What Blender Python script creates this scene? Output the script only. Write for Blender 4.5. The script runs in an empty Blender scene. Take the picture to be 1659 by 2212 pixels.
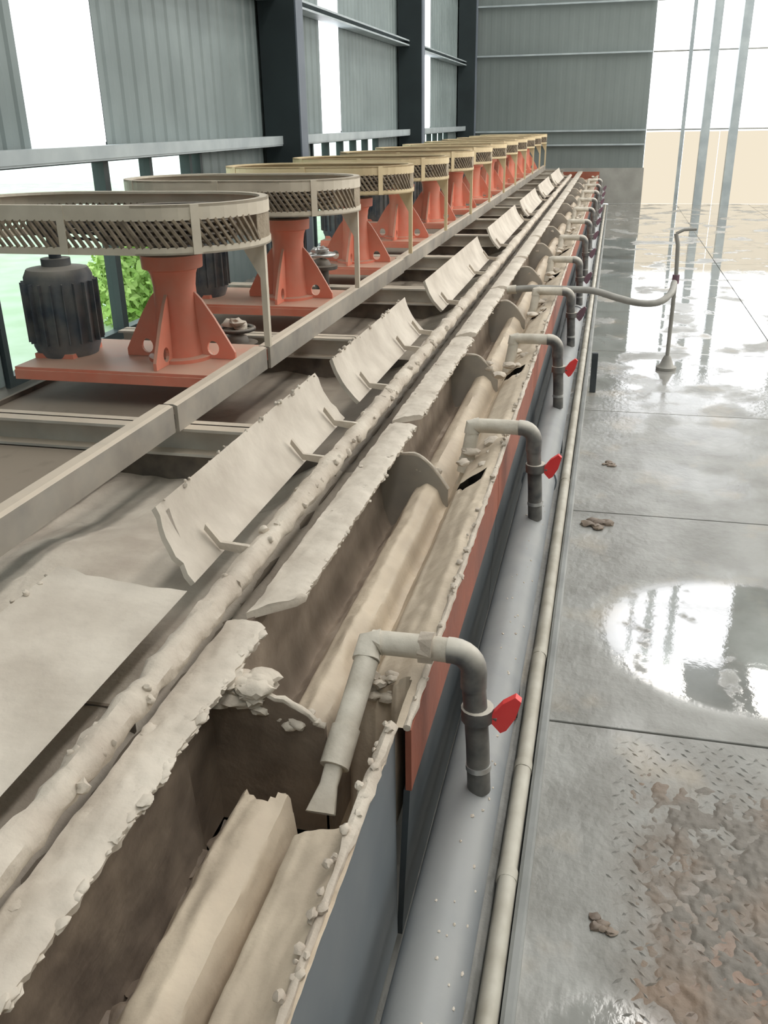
import bpy, bmesh, math, random
from mathutils import Vector, Matrix, noise
random.seed(7)
C = bpy.context.scene.collection
S = bpy.context.scene
R = math.radians
# ------------------------------------------------------------------ camera
EYE = 1.65
YAW, PIT, ROLL = 0.24022, 0.40763, R(-1.0)
def make_camera():
    cd = bpy.data.cameras.new('camera'); co = bpy.data.objects.new('camera', cd); C.objects.link(co)
    fw = Vector((-math.sin(YAW)*math.cos(PIT), math.cos(YAW)*math.cos(PIT), -math.sin(PIT)))
    rt = Vector((math.cos(YAW), math.sin(YAW), 0)); up = rt.cross(fw)
    c, s = math.cos(ROLL), math.sin(ROLL)
    r2 = rt*c + up*s; u2 = -rt*s + up*c
    m = Matrix((r2, u2, -fw)).transposed().to_4x4(); m.translation = Vector((0, 0, EYE))
    co.matrix_world = m
    cd.sensor_fit = 'HORIZONTAL'; cd.sensor_width = 36; cd.lens = 36*1950/1659
    cd.clip_start = .05; cd.clip_end = 200
    S.camera = co
make_camera()
# ------------------------------------------------------------------ world, lights, exposure
ROOF_FILL = 7.6          # brightness of the unseen roof strips added for light
RIGHTLIGHT = 3.8  # brightness of the unseen side band added for light from the right
WALLIGHT = 3.0          # brightness of the translucent wall sheets
w = bpy.data.worlds.new('overcast_sky'); S.world = w; w.use_nodes = True
bg = w.node_tree.nodes['Background']; bg.inputs[0].default_value = (.93, .98, 1.0, 1); bg.inputs[1].default_value = 2.3
S.view_settings.view_transform = 'Standard'; S.view_settings.look = 'None'
S.view_settings.gamma = 1; S.view_settings.use_curve_mapping = False
S.view_settings.exposure = 0.0

# ------------------------------------------------------------------ materials
def lin(c):
    return tuple(((v/255)/12.92 if v/255 <= .04045 else ((v/255+.055)/1.055)**2.4) for v in c) + (1,)
def mat(name, col, col2=None, scale=6, rough=.7, metal=0, bump=0, bscale=40, dust=None, dustamt=.5, detail=5, contrast=(.35, .65), spec=.5):
    m = bpy.data.materials.new(name); m.use_nodes = True
    N = m.node_tree.nodes; L = m.node_tree.links; b = N['Principled BSDF']
    b.inputs['Roughness'].default_value = rough; b.inputs['Metallic'].default_value = metal
    b.inputs['Specular IOR Level'].default_value = spec
    tc = N.new('ShaderNodeTexCoord'); geo = N.new('ShaderNodeNewGeometry')
    pos = geo.outputs['Position']
    out = None
    def nz(sc, det=detail):
        n = N.new('ShaderNodeTexNoise'); n.inputs['Scale'].default_value = sc; n.inputs['Detail'].default_value = det
        L.new(pos, n.inputs['Vector']); return n.outputs['Fac']
    def ramp(src, lo, hi):
        r = N.new('ShaderNodeMapRange'); r.inputs[1].default_value = lo; r.inputs[2].default_value = hi; r.clamp = True
        L.new(src, r.inputs[0]); return r.outputs[0]
    def mix(f, a, bb):
        x = N.new('ShaderNodeMix'); x.data_type = 'RGBA'
        if f is not None: L.new(f, x.inputs[0])
        for s_, v in ((x.inputs[6], a), (x.inputs[7], bb)):
            if isinstance(v, tuple): s_.default_value = v
            else: L.new(v, s_)
        return x.outputs[2]
    base = lin(col)
    if col2: base = mix(ramp(nz(scale), *contrast), base, lin(col2))
    if dust:
        sx = N.new('ShaderNodeSeparateXYZ'); L.new(geo.outputs['Normal'], sx.inputs[0])
        up = ramp(sx.outputs['Z'], .1, .8)
        n2 = ramp(nz(scale*1.7), .3, .62)
        mm = N.new('ShaderNodeMath'); mm.operation = 'MULTIPLY_ADD'; L.new(up, mm.inputs[0]); mm.inputs[1].default_value = .8
        m2 = N.new('ShaderNodeMath'); m2.operation = 'MULTIPLY'; L.new(n2, m2.inputs[0]); m2.inputs[1].default_value = dustamt
        L.new(m2.outputs[0], mm.inputs[2]); mm.use_clamp = True
        base = mix(mm.outputs[0], base, lin(dust))
    if isinstance(base, tuple): b.inputs['Base Color'].default_value = base
    else: L.new(base, b.inputs['Base Color'])
    if bump:
        bp = N.new('ShaderNodeBump'); bp.inputs['Strength'].default_value = bump; bp.inputs['Distance'].default_value = .01
        L.new(nz(bscale, 6), bp.inputs['Height']); L.new(bp.outputs[0], b.inputs['Normal'])
    return m
def emit(name, col, strength, col2=None):
    m = bpy.data.materials.new(name); m.use_nodes = True
    N = m.node_tree.nodes; L = m.node_tree.links; N.remove(N['Principled BSDF'])
    e = N.new('ShaderNodeEmission'); e.inputs[0].default_value = lin(col); e.inputs[1].default_value = strength
    L.new(e.outputs[0], N['Material Output'].inputs[0]); return m
MUD = (200, 187, 170)
M = {
 'mud': mat('dried_tailings_mud', (206, 196, 182), (182, 170, 156), scale=7, rough=.75, bump=.6, bscale=34),
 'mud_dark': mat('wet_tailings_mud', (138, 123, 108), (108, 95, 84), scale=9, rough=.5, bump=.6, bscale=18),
 'mud_plate': mat('mud_coated_steel', (210, 201, 188), (186, 176, 163), scale=6, rough=.7, bump=.4, bscale=28),
 'hump': mat('ochre_sediment', (206, 191, 170), (184, 169, 150), scale=5, rough=.6, bump=.45, bscale=26),
 'froth': mat('settled_pulp', (176, 165, 151), (146, 135, 122), scale=4, rough=.55, bump=.5, bscale=14),
 'rail': mat('dusty_grey_angle', (160, 156, 148), (138, 134, 128), scale=5, rough=.6, dust=MUD, dustamt=.3),
 'beam': mat('pale_grey_beam', (196, 194, 186), (172, 168, 160), scale=7, rough=.6, dust=MUD, dustamt=.3),
 'tankin': mat('tank_inner_steel', (96, 90, 84), (70, 66, 62), scale=6, rough=.7, dust=(150, 138, 124), dustamt=.5),
 'blue': mat('slate_blue_paint', (128, 134, 138), (112, 120, 126), scale=3, rough=.45, bump=.06, bscale=9),
 'darkblue': mat('dark_slate_paint', (74, 80, 84), (62, 68, 72), scale=4, rough=.5),
 'rust': mat('red_primer_wall', (160, 92, 70), (138, 82, 66), scale=5, rough=.6, bump=.15),
 'red': mat('orange_red_paint', (236, 140, 116), (222, 126, 102), scale=5, rough=.5, dust=(205, 170, 150), dustamt=.28),
 'guard': mat('cream_guard_paint', (222, 213, 196), (206, 196, 178), scale=6, rough=.6, dust=(196, 186, 170), dustamt=.5),
 'guard_far': mat('ochre_guard_paint', (220, 202, 164), (206, 186, 148), scale=6, rough=.6, dust=(206, 186, 150), dustamt=.4),
 'mesh': mat('rusty_expanded_metal', (150, 136, 116), (104, 92, 78), scale=22, rough=.7, bump=.4),
 'pulley': mat('dark_cast_iron', (60, 58, 55), (44, 42, 40), scale=8, rough=.5, dust=(120, 112, 102), dustamt=.4),
 'motor': mat('dusty_blue_motor', (78, 92, 106), (56, 68, 82), scale=6, rough=.5, dust=(150, 146, 138), dustamt=.5),
 'pvcdark': mat('dark_grey_pvc', (72, 75, 77), (62, 65, 68), scale=10, rough=.45, dust=(206, 200, 188), dustamt=.25),
 'pvcmud': mat('mud_caked_pvc', (214, 207, 194), (190, 182, 168), scale=14, rough=.6, bump=.3),
 'handle': mat('scarlet_plastic', (244, 76, 74), (232, 60, 62), scale=9, rough=.4),
 'pipe': mat('blue_grey_pipe', (122, 129, 135), (100, 108, 116), scale=5, rough=.5, bump=.1, bscale=10, dust=(150, 152, 152), dustamt=.3),
 'conduit': mat('cream_conduit', (196, 192, 180), (168, 162, 148), scale=9, rough=.5),
 'kerb': mat('grey_kerb', (150, 152, 150), (128, 130, 128), scale=6, rough=.4),
 'sheet': mat('grey_wall_sheet', (128, 140, 140), (114, 126, 126), scale=1.6, rough=.55),
 'sheet_end': mat('grey_end_sheet', (122, 131, 129), (114, 123, 121), scale=.8, rough=.6),
 'girt': mat('galvanised_girt', (176, 186, 188), (156, 166, 170), scale=4, rough=.45),
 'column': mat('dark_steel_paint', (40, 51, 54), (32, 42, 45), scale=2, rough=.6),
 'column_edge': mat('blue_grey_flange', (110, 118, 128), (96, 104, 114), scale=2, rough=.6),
 'concrete': mat('pale_concrete', (160, 160, 154), (140, 140, 134), scale=3, rough=.7, bump=.1),
 'mullion': mat('dark_window_steel', (52, 62, 64), rough=.5),
 'roof': mat('roof_sheet', (120, 128, 130), rough=.7),
 'leaf': mat('yellow_green_leaves', (206, 226, 140), (168, 204, 100), scale=5, rough=.7),
 'grass': mat('outdoor_grass', (150, 180, 100), (110, 150, 70), scale=3, rough=.9),
 'outside': mat('pale_outdoor_ground', (214, 226, 206), (196, 214, 184), scale=2, rough=.9),
 'mudfilm': mat('walkway_mud', (112, 106, 98), (128, 110, 94), scale=4, rough=.5, bump=.3, bscale=60, contrast=(.42, .62)),
 'silt': mat('shaded_wet_silt', (134, 120, 106), (104, 92, 82), scale=11, rough=.45, bump=.5, bscale=24),  # wet silt, its brown also carrying the valley's shade
 'silt_shade': mat('shaded_pale_silt', (158, 144, 129), (132, 119, 106), scale=9, rough=.55, bump=.4, bscale=24),  # paler version for farther cells, valley shade put into the colour
 'guardsheet': mat('dust_clogged_screen', (168, 155, 136), (146, 133, 114), scale=12, rough=.8, bump=.5, bscale=90),
 'hose': mat('grey_hose', (160, 158, 152), (140, 138, 132), scale=9, rough=.5),
 'silver': mat('bright_galvanised', (200, 200, 198), rough=.3, metal=.6),
 'black': mat('black_rubber', (28, 28, 30), rough=.5),
 'purple': mat('dull_plum_plastic', (120, 92, 104), rough=.5),
 'lightpanel': emit('backlit_translucent_sheet', (250, 252, 255), WALLIGHT),
 'rightpanel': emit('added_side_glow', (255, 250, 242), RIGHTLIGHT),
 'warmpanel': emit('backlit_cream_sheet', (240, 228, 205), 1.05),
 'roof_fill': emit('added_roof_glow', (255, 252, 246), ROOF_FILL),
}
def floor_material():
    m = bpy.data.materials.new('wet_muddy_steel_floor'); m.use_nodes = True
    N = m.node_tree.nodes; L = m.node_tree.links; b = N['Principled BSDF']
    geo = N.new('ShaderNodeNewGeometry'); pos = geo.outputs['Position']
    mp = N.new('ShaderNodeMapping'); L.new(pos, mp.inputs['Vector']); mp.inputs['Scale'].default_value = (1.0, .8, 1)
    def nz(sc, det=5, v=None):
        n = N.new('ShaderNodeTexNoise'); n.inputs['Scale'].default_value = sc; n.inputs['Detail'].default_value = det
        L.new(v or mp.outputs[0], n.inputs['Vector']); return n.outputs['Fac']
    def rng(src, lo, hi, a=0, bb=1):
        r = N.new('ShaderNodeMapRange'); r.clamp = True
        for i, v in enumerate((lo, hi, a, bb)): r.inputs[i+1].default_value = v
        L.new(src, r.inputs[0]); return r.outputs[0]
    def op(o, a, c):
        x = N.new('ShaderNodeMath'); x.operation = o; x.use_clamp = (o != 'SUBTRACT')
        for i, v in enumerate((a, c)):
            if isinstance(v, (int, float)): x.inputs[i].default_value = v
            else: L.new(v, x.inputs[i])
        return x.outputs[0]
    def mix(f, a, c):
        x = N.new('ShaderNodeMix'); x.data_type = 'RGBA'; L.new(f, x.inputs[0])
        for s_, v in ((x.inputs[6], a), (x.inputs[7], c)):
            if isinstance(v, tuple): s_.default_value = v
            else: L.new(v, s_)
        return x.outputs[2]
    sx = N.new('ShaderNodeSeparateXYZ'); L.new(pos, sx.inputs[0]); X, Y = sx.outputs[0], sx.outputs[1]
    def blob(cx, cy, rx, ry, soft=.35):
        a = N.new('ShaderNodeCombineXYZ'); 
        L.new(rng(X, cx-rx, cx+rx, -1, 1), a.inputs[0]); L.new(rng(Y, cy-ry, cy+ry, -1, 1), a.inputs[1])
        n = N.new('ShaderNodeVectorMath'); n.operation = 'LENGTH'; L.new(a.outputs[0], n.inputs[0])
        return rng(n.outputs['Value'], 1, 1-soft)
    big = nz(1.6, 4)
    wet = rng(big, .50, .60)
    pud = op('MULTIPLY', blob(.55, 2.86, .54, .50, .25), rng(nz(7), .30, .42))
    far = op('MULTIPLY', rng(Y, 3.6, 8.0), rng(nz(2.2, 6), .36, .50))
    near = op('MULTIPLY', blob(.12, 1.25, .20, .18, .5), 1.0)
    wetall = op('MAXIMUM', op('MAXIMUM', pud, far), op('MULTIPLY', near, .6))
    wetall = op('MAXIMUM', wetall, op('MULTIPLY', wet, .35))
    col = mix(rng(nz(5), .35, .65), lin((156, 156, 152)), lin((130, 129, 124)))
    mudm = op('MULTIPLY', rng(X, .08, .24), rng(Y, 2.3, 1.8))
    col = mix(op('MULTIPLY', mudm, rng(nz(14), .25, .6)), col, lin((116, 108, 98)))
    rustm = op('MULTIPLY', rng(X, .16, .36), rng(Y, 1.85, 1.3))
    col = mix(op('MULTIPLY', rustm, rng(nz(9), .3, .6)), col, lin((140, 104, 80)))
    col = mix(op('MULTIPLY', rng(nz(3.3), .56, .68), .6), col, lin((168, 158, 142)))
    L.new(col, b.inputs['Base Color'])
    ro = rng(wetall, .2, .7, .42, .02); L.new(ro, b.inputs['Roughness'])
    b.inputs['IOR'].default_value = 1.6
    L.new(rng(wetall, 0, 1, .35, 1.0), b.inputs['Specular IOR Level'])
    L.new(rng(wetall, .4, 1, 0, 1.0), b.inputs['Coat Weight']); b.inputs['Coat Roughness'].default_value = .02; b.inputs['Coat IOR'].default_value = 2.0
    bp = N.new('ShaderNodeBump'); bp.inputs['Distance'].default_value = .01
    L.new(op('SUBTRACT', nz(30, 6), 0), bp.inputs['Height']); L.new(rng(wetall, 0, .7, .5, 0.015), bp.inputs['Strength'])
    L.new(bp.outputs[0], b.inputs['Normal']); L.new(bp.outputs[0], b.inputs['Coat Normal'])
    return m
M['floor'] = floor_material()

# ------------------------------------------------------------------ mesh helpers
class MB:
    def __init__(s): s.v = []; s.f = []
    def add(s, vs, fs):
        n = len(s.v); s.v += [tuple(v) for v in vs]; s.f += [tuple(i+n for i in f) for f in fs]; return s
    def box(s, x0, x1, y0, y1, z0, z1):
        return s.add([(x0,y0,z0),(x1,y0,z0),(x1,y1,z0),(x0,y1,z0),(x0,y0,z1),(x1,y0,z1),(x1,y1,z1),(x0,y1,z1)],
                     [(3,2,1,0),(4,5,6,7),(0,1,5,4),(1,2,6,5),(2,3,7,6),(3,0,4,7)])
    def bbox(s, x0, x1, y0, y1, z0, z1, b=.004):
        bm = bmesh.new(); bmesh.ops.create_cube(bm, size=1)
        for v in bm.verts: v.co = Vector(((x0+x1)/2+v.co.x*(x1-x0), (y0+y1)/2+v.co.y*(y1-y0), (z0+z1)/2+v.co.z*(z1-z0)))
        bmesh.ops.bevel(bm, geom=bm.edges[:], offset=b, segments=1, affect='EDGES')
        bm.verts.index_update()
        s.add([v.co[:] for v in bm.verts], [[v.index for v in f.verts] for f in bm.faces]); bm.free(); return s
    def prism(s, poly, y0, y1):            # polygon in X,Z extruded along Y
        n = len(poly)
        vs = [(x, y0, z) for x, z in poly] + [(x, y1, z) for x, z in poly]
        fs = [tuple(range(n)), tuple(range(2*n-1, n-1, -1))] + [(i, i+n, (i+1) % n+n, (i+1) % n) for i in range(n)]
        return s.add(vs, fs)
    def tube(s, pts, r, n=12, caps=True, wob=0, seed=0):
        pts = [Vector(p) for p in pts]; rings = []
        rr = r if isinstance(r, (list, tuple)) else [r]*len(pts)
        prev = None
        for i, p in enumerate(pts):
            d = (pts[min(i+1, len(pts)-1)] - pts[max(i-1, 0)]).normalized()
            if prev is None:
                a = Vector((0, 0, 1)) if abs(d.z) < .9 else Vector((1, 0, 0))
                u = d.cross(a).normalized()
            else:
                u = (prev - d*prev.dot(d)).normalized()
            prev = u; v = d.cross(u)
            ring = []
            for j in range(n):
                t = 2*math.pi*j/n; q = rr[i]
                if wob: q *= 1 + wob*noise.noise(Vector((p.x*30+seed, p.y*22, t*1.3)))
                ring.append(p + (u*math.cos(t)+v*math.sin(t))*q)
            rings.append(ring)
        vs = [q for ring in rings for q in ring]
        fs = [(i*n+j, i*n+(j+1) % n, (i+1)*n+(j+1) % n, (i+1)*n+j) for i in range(len(pts)-1) for j in range(n)]
        if caps: fs += [tuple(range(n-1, -1, -1)), tuple(range((len(pts)-1)*n, len(pts)*n))]
        return s.add(vs, fs)
    def lathe(s, prof, cx=0, cy=0, n=24):
        vs = [(cx+r*math.cos(2*math.pi*j/n), cy+r*math.sin(2*math.pi*j/n), z) for r, z in prof for j in range(n)]
        fs = [(i*n+j, i*n+(j+1) % n, (i+1)*n+(j+1) % n, (i+1)*n+j) for i in range(len(prof)-1) for j in range(n)]
        fs += [tuple(range(n-1, -1, -1)), tuple(range((len(prof)-1)*n, len(prof)*n))]
        return s.add(vs, fs)
    def grid(s, fn, nu, nv):
        vs = [fn(i/nu, j/nv) for j in range(nv+1) for i in range(nu+1)]
        fs = [(j*(nu+1)+i, j*(nu+1)+i+1, (j+1)*(nu+1)+i+1, (j+1)*(nu+1)+i) for j in range(nv) for i in range(nu)]
        return s.add(vs, fs)
    def lump(s, p, r, seed=0, sq=(1, 1, 1)):
        bm = bmesh.new(); bmesh.ops.create_icosphere(bm, subdivisions=2 if r > .007 else 1, radius=1)
        vs = []
        for v in bm.verts:
            k = r*(1+.5*noise.noise(v.co*1.6+Vector((seed*3.1, p[0]*9, p[1]*9)))+.25*noise.noise(v.co*3.5+Vector((seed, 2, 5))))
            vs.append((p[0]+v.co.x*k*sq[0], p[1]+v.co.y*k*sq[1], p[2]+v.co.z*k*sq[2]))
        s.add(vs, [[v.index for v in f.verts] for f in bm.faces]); bm.free(); return s
    def build(s, name, m, parent=None, smooth=False, kind=None, loc=None):
        me = bpy.data.meshes.new(name); me.from_pydata(s.v, [], s.f); me.update()
        bm = bmesh.new(); bm.from_mesh(me); bmesh.ops.recalc_face_normals(bm, faces=bm.faces); bm.to_mesh(me); bm.free()
        me.materials.append(M[m] if isinstance(m, str) else m)
        if smooth:
            for p in me.polygons: p.use_smooth = True
            me.set_sharp_from_angle(angle=R(45))
        o = bpy.data.objects.new(name, me); C.objects.link(o)
        if parent: o.parent = parent
        if kind: o['kind'] = kind
        if loc: o.location = loc
        return o
def tag(o, label=None, cat=None, group=None, kind=None):
    if label: o['label'] = label
    if cat: o['category'] = cat
    if group: o['group'] = group
    if kind: o['kind'] = kind
    return o
def empty(name, loc=(0, 0, 0), rz=0, **k):
    o = bpy.data.objects.new(name, None); C.objects.link(o); o.location = loc; o.rotation_euler = (0, 0, rz)
    o.empty_display_size = .2
    return tag(o, **k)
def copy_tree(o, parent=None):
    c = o.copy(); C.objects.link(c); c.parent = parent
    for ch in list(o.children): copy_tree(ch, c)
    return c
def plate_hole(mb, outer, hole, fn, t):
    """flat plate with a round hole: outer/hole 2-D points, fn(u, v, side) -> xyz"""
    bm = bmesh.new(); es = []
    for loop in (outer, hole):
        vs = [bm.verts.new((a, b, 0)) for a, b in loop]
        es += [bm.edges.new((vs[i], vs[(i+1) % len(vs)])) for i in range(len(vs))]
    bmesh.ops.triangle_fill(bm, use_beauty=True, use_dissolve=False, edges=es)
    bm.verts.index_update(); bm.verts.ensure_lookup_table()
    n = len(bm.verts)
    vs = [fn(v.co.x, v.co.y, -t/2) for v in bm.verts] + [fn(v.co.x, v.co.y, t/2) for v in bm.verts]
    fs = []
    for f in bm.faces:
        ids = [v.index for v in f.verts]; fs.append(ids); fs.append([i+n for i in reversed(ids)])
    o = 0
    for loop in (outer, hole):
        k = len(loop); fs += [(o+i, o+(i+1) % k, o+(i+1) % k+n, o+i+n) for i in range(k)]; o += k
    mb.add(vs, fs); bm.free()
def nse(x, y, z=0.): return noise.noise(Vector((x, y, z)))

# ------------------------------------------------------------------ the setting
XW = -3.3; YE = 20.6; HT = 11.0; XR = 7.0; YB = -6.0
COLY = [3.0, 8.82, 14.72, 20.35]
# floor: base slab and chequer plates
fl = MB().box(-3.2, XR, YB, YE, -.12, -.012).build('floor', 'floor'); fl['kind'] = 'structure'
ys = [-1.2, .3, 2.28, 3.9, 5.5, 7.1, 8.7, 10.3, 11.9, 13.5, 15.1, 16.7, 18.3, YE-.02]
for a, b in zip(ys[:-1], ys[1:]):
    for x0, x1 in ((-.07, 1.3), (1.3, 2.7), (2.7, 4.1)):
        MB().bbox(x0+.003, x1-.003, a+.004, b-.004, -.012, 0, .002).build('floor_plate', 'floor', fl)
tr = MB()
rnd = random.Random(3)
yy = 1.1; row = 0
while yy < 2.26:
    xx = .10 + (row % 2)*.018
    while xx < .95:
        if nse(xx*6, yy*6, 3) > -.30 and not (yy > 2.24 and nse(xx*4, yy*4, 9) > -.1) and (xx > .13+.06*nse(yy*5, 2)):
            a = R(35 if (row+int(xx/.036)) % 2 else -40)+rnd.uniform(-.2, .2); l = .013*rnd.uniform(.7, 1.2); wd = .0042
            dx, dy = math.cos(a), math.sin(a); h = rnd.uniform(.0015, .004)
            x_, y_ = xx+rnd.uniform(-.004, .004), yy+rnd.uniform(-.004, .004)
            tr.add([(x_-dx*l, y_-dy*l, .0002), (x_+dy*wd, y_-dx*wd, .0002), (x_+dx*l, y_+dy*l, .0002), (x_-dy*wd, y_+dx*wd, .0002), (x_, y_, h)],
                   [(0,1,4), (1,2,4), (2,3,4), (3,0,4)])
        xx += .036
    yy += .026; row += 1
tr.build('tread_bars', 'floor', fl, kind='stuff')
def mudf(u, v):
    x = .07+.95*u; y = .85+1.35*v
    a = min(1, u/.25, (1-u)/.1, (1-v)/.2, v/.05)
    h = .0055*nse(x*26, y*22, 2)+.004*nse(x*60, y*55, 7)+.003*nse(x*7, y*6, 4)+.0010
    rg = abs(nse(x*18+nse(x*9, y*9)*.8, y*18, 12))
    return (x, y, h*a+.004*a*max(0, .25-rg)*2-.004*(1-a))
MB().grid(mudf, 190, 260).build('mud_film', 'mudfilm', fl, smooth=True, kind='stuff')

# left wall
wl = empty('wall_left', (XW, 0, 0)); wl['kind'] = 'structure'
def sheet(y0, y1, z0, z1, m, name, parent, along='Y', x=0, dep=.013):
    mb = MB(); n = max(1, round((y1-y0)/.18)); st = (y1-y0)/n; prof = []
    for i in range(n):
        a = y0+i*st
        prof += [(a, 0), (a+st*.38, 0), (a+st*.5, dep), (a+st*.86, dep)]
    prof.append((y1, 0))
    vs = []
    for (a, d) in prof:
        for z in (z0, z1):
            vs.append((x+d, a, z) if along == 'Y' else (a, x-d, z))
    fs = [(2*i, 2*i+1, 2*i+3, 2*i+2) for i in range(len(prof)-1)]
    k = len(vs)
    vs += [((v[0]-.01, v[1], v[2]) if along == 'Y' else (v[0], v[1]+.01, v[2])) for v in vs]
    fs += [tuple(i+k for i in reversed(f)) for f in fs]
    mb.add(vs, fs)
    return mb.build(name, m, parent)
slit = [(5.02, 5.90), (10.80, 11.62), (16.72, 17.5)]
yy = -3.0
segs = []
cuts = sorted([-3.0] + [v for s_ in slit for v in s_] + [YE])
for a, b in zip(cuts[:-1], cuts[1:]):
    if any(abs(a-s_[0]) < 1e-6 for s_ in slit):
        MB().box(-.02, .0, a+.012, b-.012, 1.56, HT).build('translucent_sheet', 'lightpanel', wl); continue
    n = max(1, round((b-a)/.97)); st = (b-a)/n
    for i in range(n):
        sheet(a+i*st-.004, a+(i+1)*st+.004, 1.5, HT, 'sheet', 'wall_sheet', wl, x=.002*(i % 2))
# lower wall: sill, windows and plain sheets
win = [(4.4, 7.32), (10.3, 13.4), (16.2, 19.2)]
MB().box(-.12, 0, -3, YE, 0, .30).build('plinth', 'concrete', wl)
yy = -3.0
for a, b in win + [(YE, YE)]:
    n = max(1, round((a-yy)/.97)); st = (a-yy)/n
    if a > yy:
        for i in range(n): sheet(yy+i*st-.004, yy+(i+1)*st+.004, .3, 1.5, 'sheet', 'lower_sheet', wl)
    yy = b
for wi, (a, b) in enumerate(win):
    we = empty('window_%d' % (wi+1), (XW, 0, 0)); we['kind'] = 'structure'
    MB().box(-.05, .03, a, b, .28, .34).box(-.05, .03, a, b, 1.44, 1.5).build('frame', 'mullion', we)
    posts = [a+.02, 5.78, 6.42, 7.10, b-.02] if wi == 0 else [a+.02+i*(b-a-.04)/5 for i in range(6)]
    for i, y in enumerate(posts):
        t = .035 if (wi == 0 and i == 1) else .022
        MB().box(-.05, .035, y-t, y+t, .3, 1.5).build('mullion', 'mullion', we)
    for p, q in zip(posts[:-1], posts[1:]):
        g = MB().box(-.012, -.006, p+.02, q-.02, .33, 1.45)
        gm = bpy.data.materials.get('window_glass')
        if not gm:
            gm = bpy.data.materials.new('window_glass'); gm.use_nodes = True; nt = gm.node_tree; nt.nodes.remove(nt.nodes['Principled BSDF'])
            t1 = nt.nodes.new('ShaderNodeBsdfTransparent'); t1.inputs[0].default_value = (.9, .96, .93, 1)
            g1 = nt.nodes.new('ShaderNodeBsdfGlossy'); g1.inputs['Roughness'].default_value = .05
            mx = nt.nodes.new('ShaderNodeMixShader'); mx.inputs[0].default_value = .06
            nt.links.new(t1.outputs[0], mx.inputs[1]); nt.links.new(g1.outputs[0], mx.inputs[2]); nt.links.new(mx.outputs[0], nt.nodes['Material Output'].inputs[0])
        g.build('pane', gm, we)
# girts of the left wall, one length per bay
bays = [(-3.0, COLY[0]), (COLY[0]+.2, COLY[1]), (COLY[1]+.2, COLY[2]), (COLY[2]+.2, COLY[3])]
for z, h in ((1.5, .085), (2.72, .08), (4.1, .08), (5.6, .08), (7.2, .08), (8.8, .08)):
    for a, b in bays:
        MB().prism([(.03, z-h/2), (.21, z-h/2), (.21, z-h/2+.02), (.20, z-h/2+.02), (.20, z-h/2+.008), (.045, z-h/2+.008), (.045, z+h/2-.008),
                    (.20, z+h/2-.008), (.20, z+h/2-.02), (.21, z+h/2-.02), (.21, z+h/2), (.03, z+h/2)][::-1], a, b).build('girt', 'girt', wl)
        if z < 2: MB().box(.205, .215, a, b, z-.03, z+.045).build('girt_lip', 'girt', wl)
# columns (H sections standing off the wall)
colnames = ['dark steel H column out of frame nearest the camera on the left wall', 'nearest of the dark steel H columns on the left, right of the corrugated sheets',
            'middle dark steel H column, beside the narrow bright slit of the left wall', 'farthest dark steel H column in the corner by the end wall']
for i, y in enumerate(COLY):
    c_ = empty('steel_column', (XW+.04, y, 0), label=colnames[i], cat='column')
    MB().box(.012, .348, .094, .106, 0, HT).build('web', 'column', c_)
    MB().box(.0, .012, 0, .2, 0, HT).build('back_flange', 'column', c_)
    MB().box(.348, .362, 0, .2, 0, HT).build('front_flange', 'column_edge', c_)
    MB().box(.012, .348, .0, .012, 0, HT).build('cover_plate', 'column', c_)
    MB().bbox(-.03, .40, -.04, .24, 0, .02, .004).build('base_plate', 'column', c_)
# end wall
we = empty('wall_end', (0, YE, 0)); we['kind'] = 'structure'
def endsheets(x0, x1, z0, m):
    n = max(1, round((x1-x0)/.95)); st = (x1-x0)/n
    for i in range(n): sheet(x0+i*st-.004, x0+(i+1)*st+.004, z0, HT, m, 'end_sheet', we, 'X', .002*(i % 2), .002)
endsheets(XW, .57, .70, 'sheet_end')
MB().box(XW, .60, -.02, .14, 0, .70).build('plinth', 'concrete', we)  # pale base added to stand in for the light floor there
for x0, x1 in ((.57, 1.25), (1.32, 2.0), (2.0, 3.6)):
    MB().box(x0+.01, x1, 0, .02, 1.42, HT).build('translucent_sheet', 'lightpanel', we)
    MB().box(x0+.01, x1, 0, .02, .0, 1.38).build('cream_sheet', 'warmpanel', we)
for a, b in ((3.6, XR),):
    endsheets(a, b, 0, 'sheet_end')
MB().box(1.25, 1.32, -.05, .06, 0, HT).build('mullion', 'girt', we)
for x in (1.62, 2.15): MB().box(x, x+.16, -.30, -.12, 0, HT).build('wall_post', 'girt', we)
for z, m_ in ((1.42, 'girt'), (2.84, 'girt'), (3.73, 'girt'), (1.15, 'girt'), (5.0, 'girt'), (6.4, 'girt'), (7.9, 'girt'), (9.4, 'girt')):
    MB().box(XW, .56, -.12, -.03, z-.012, z+.018).build('girt', m_, we)
    if z > 1.2: MB().box(.58, 4.4, -.012, 0, z-.014, z+.014).build('window_bar', 'concrete', we)
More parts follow.
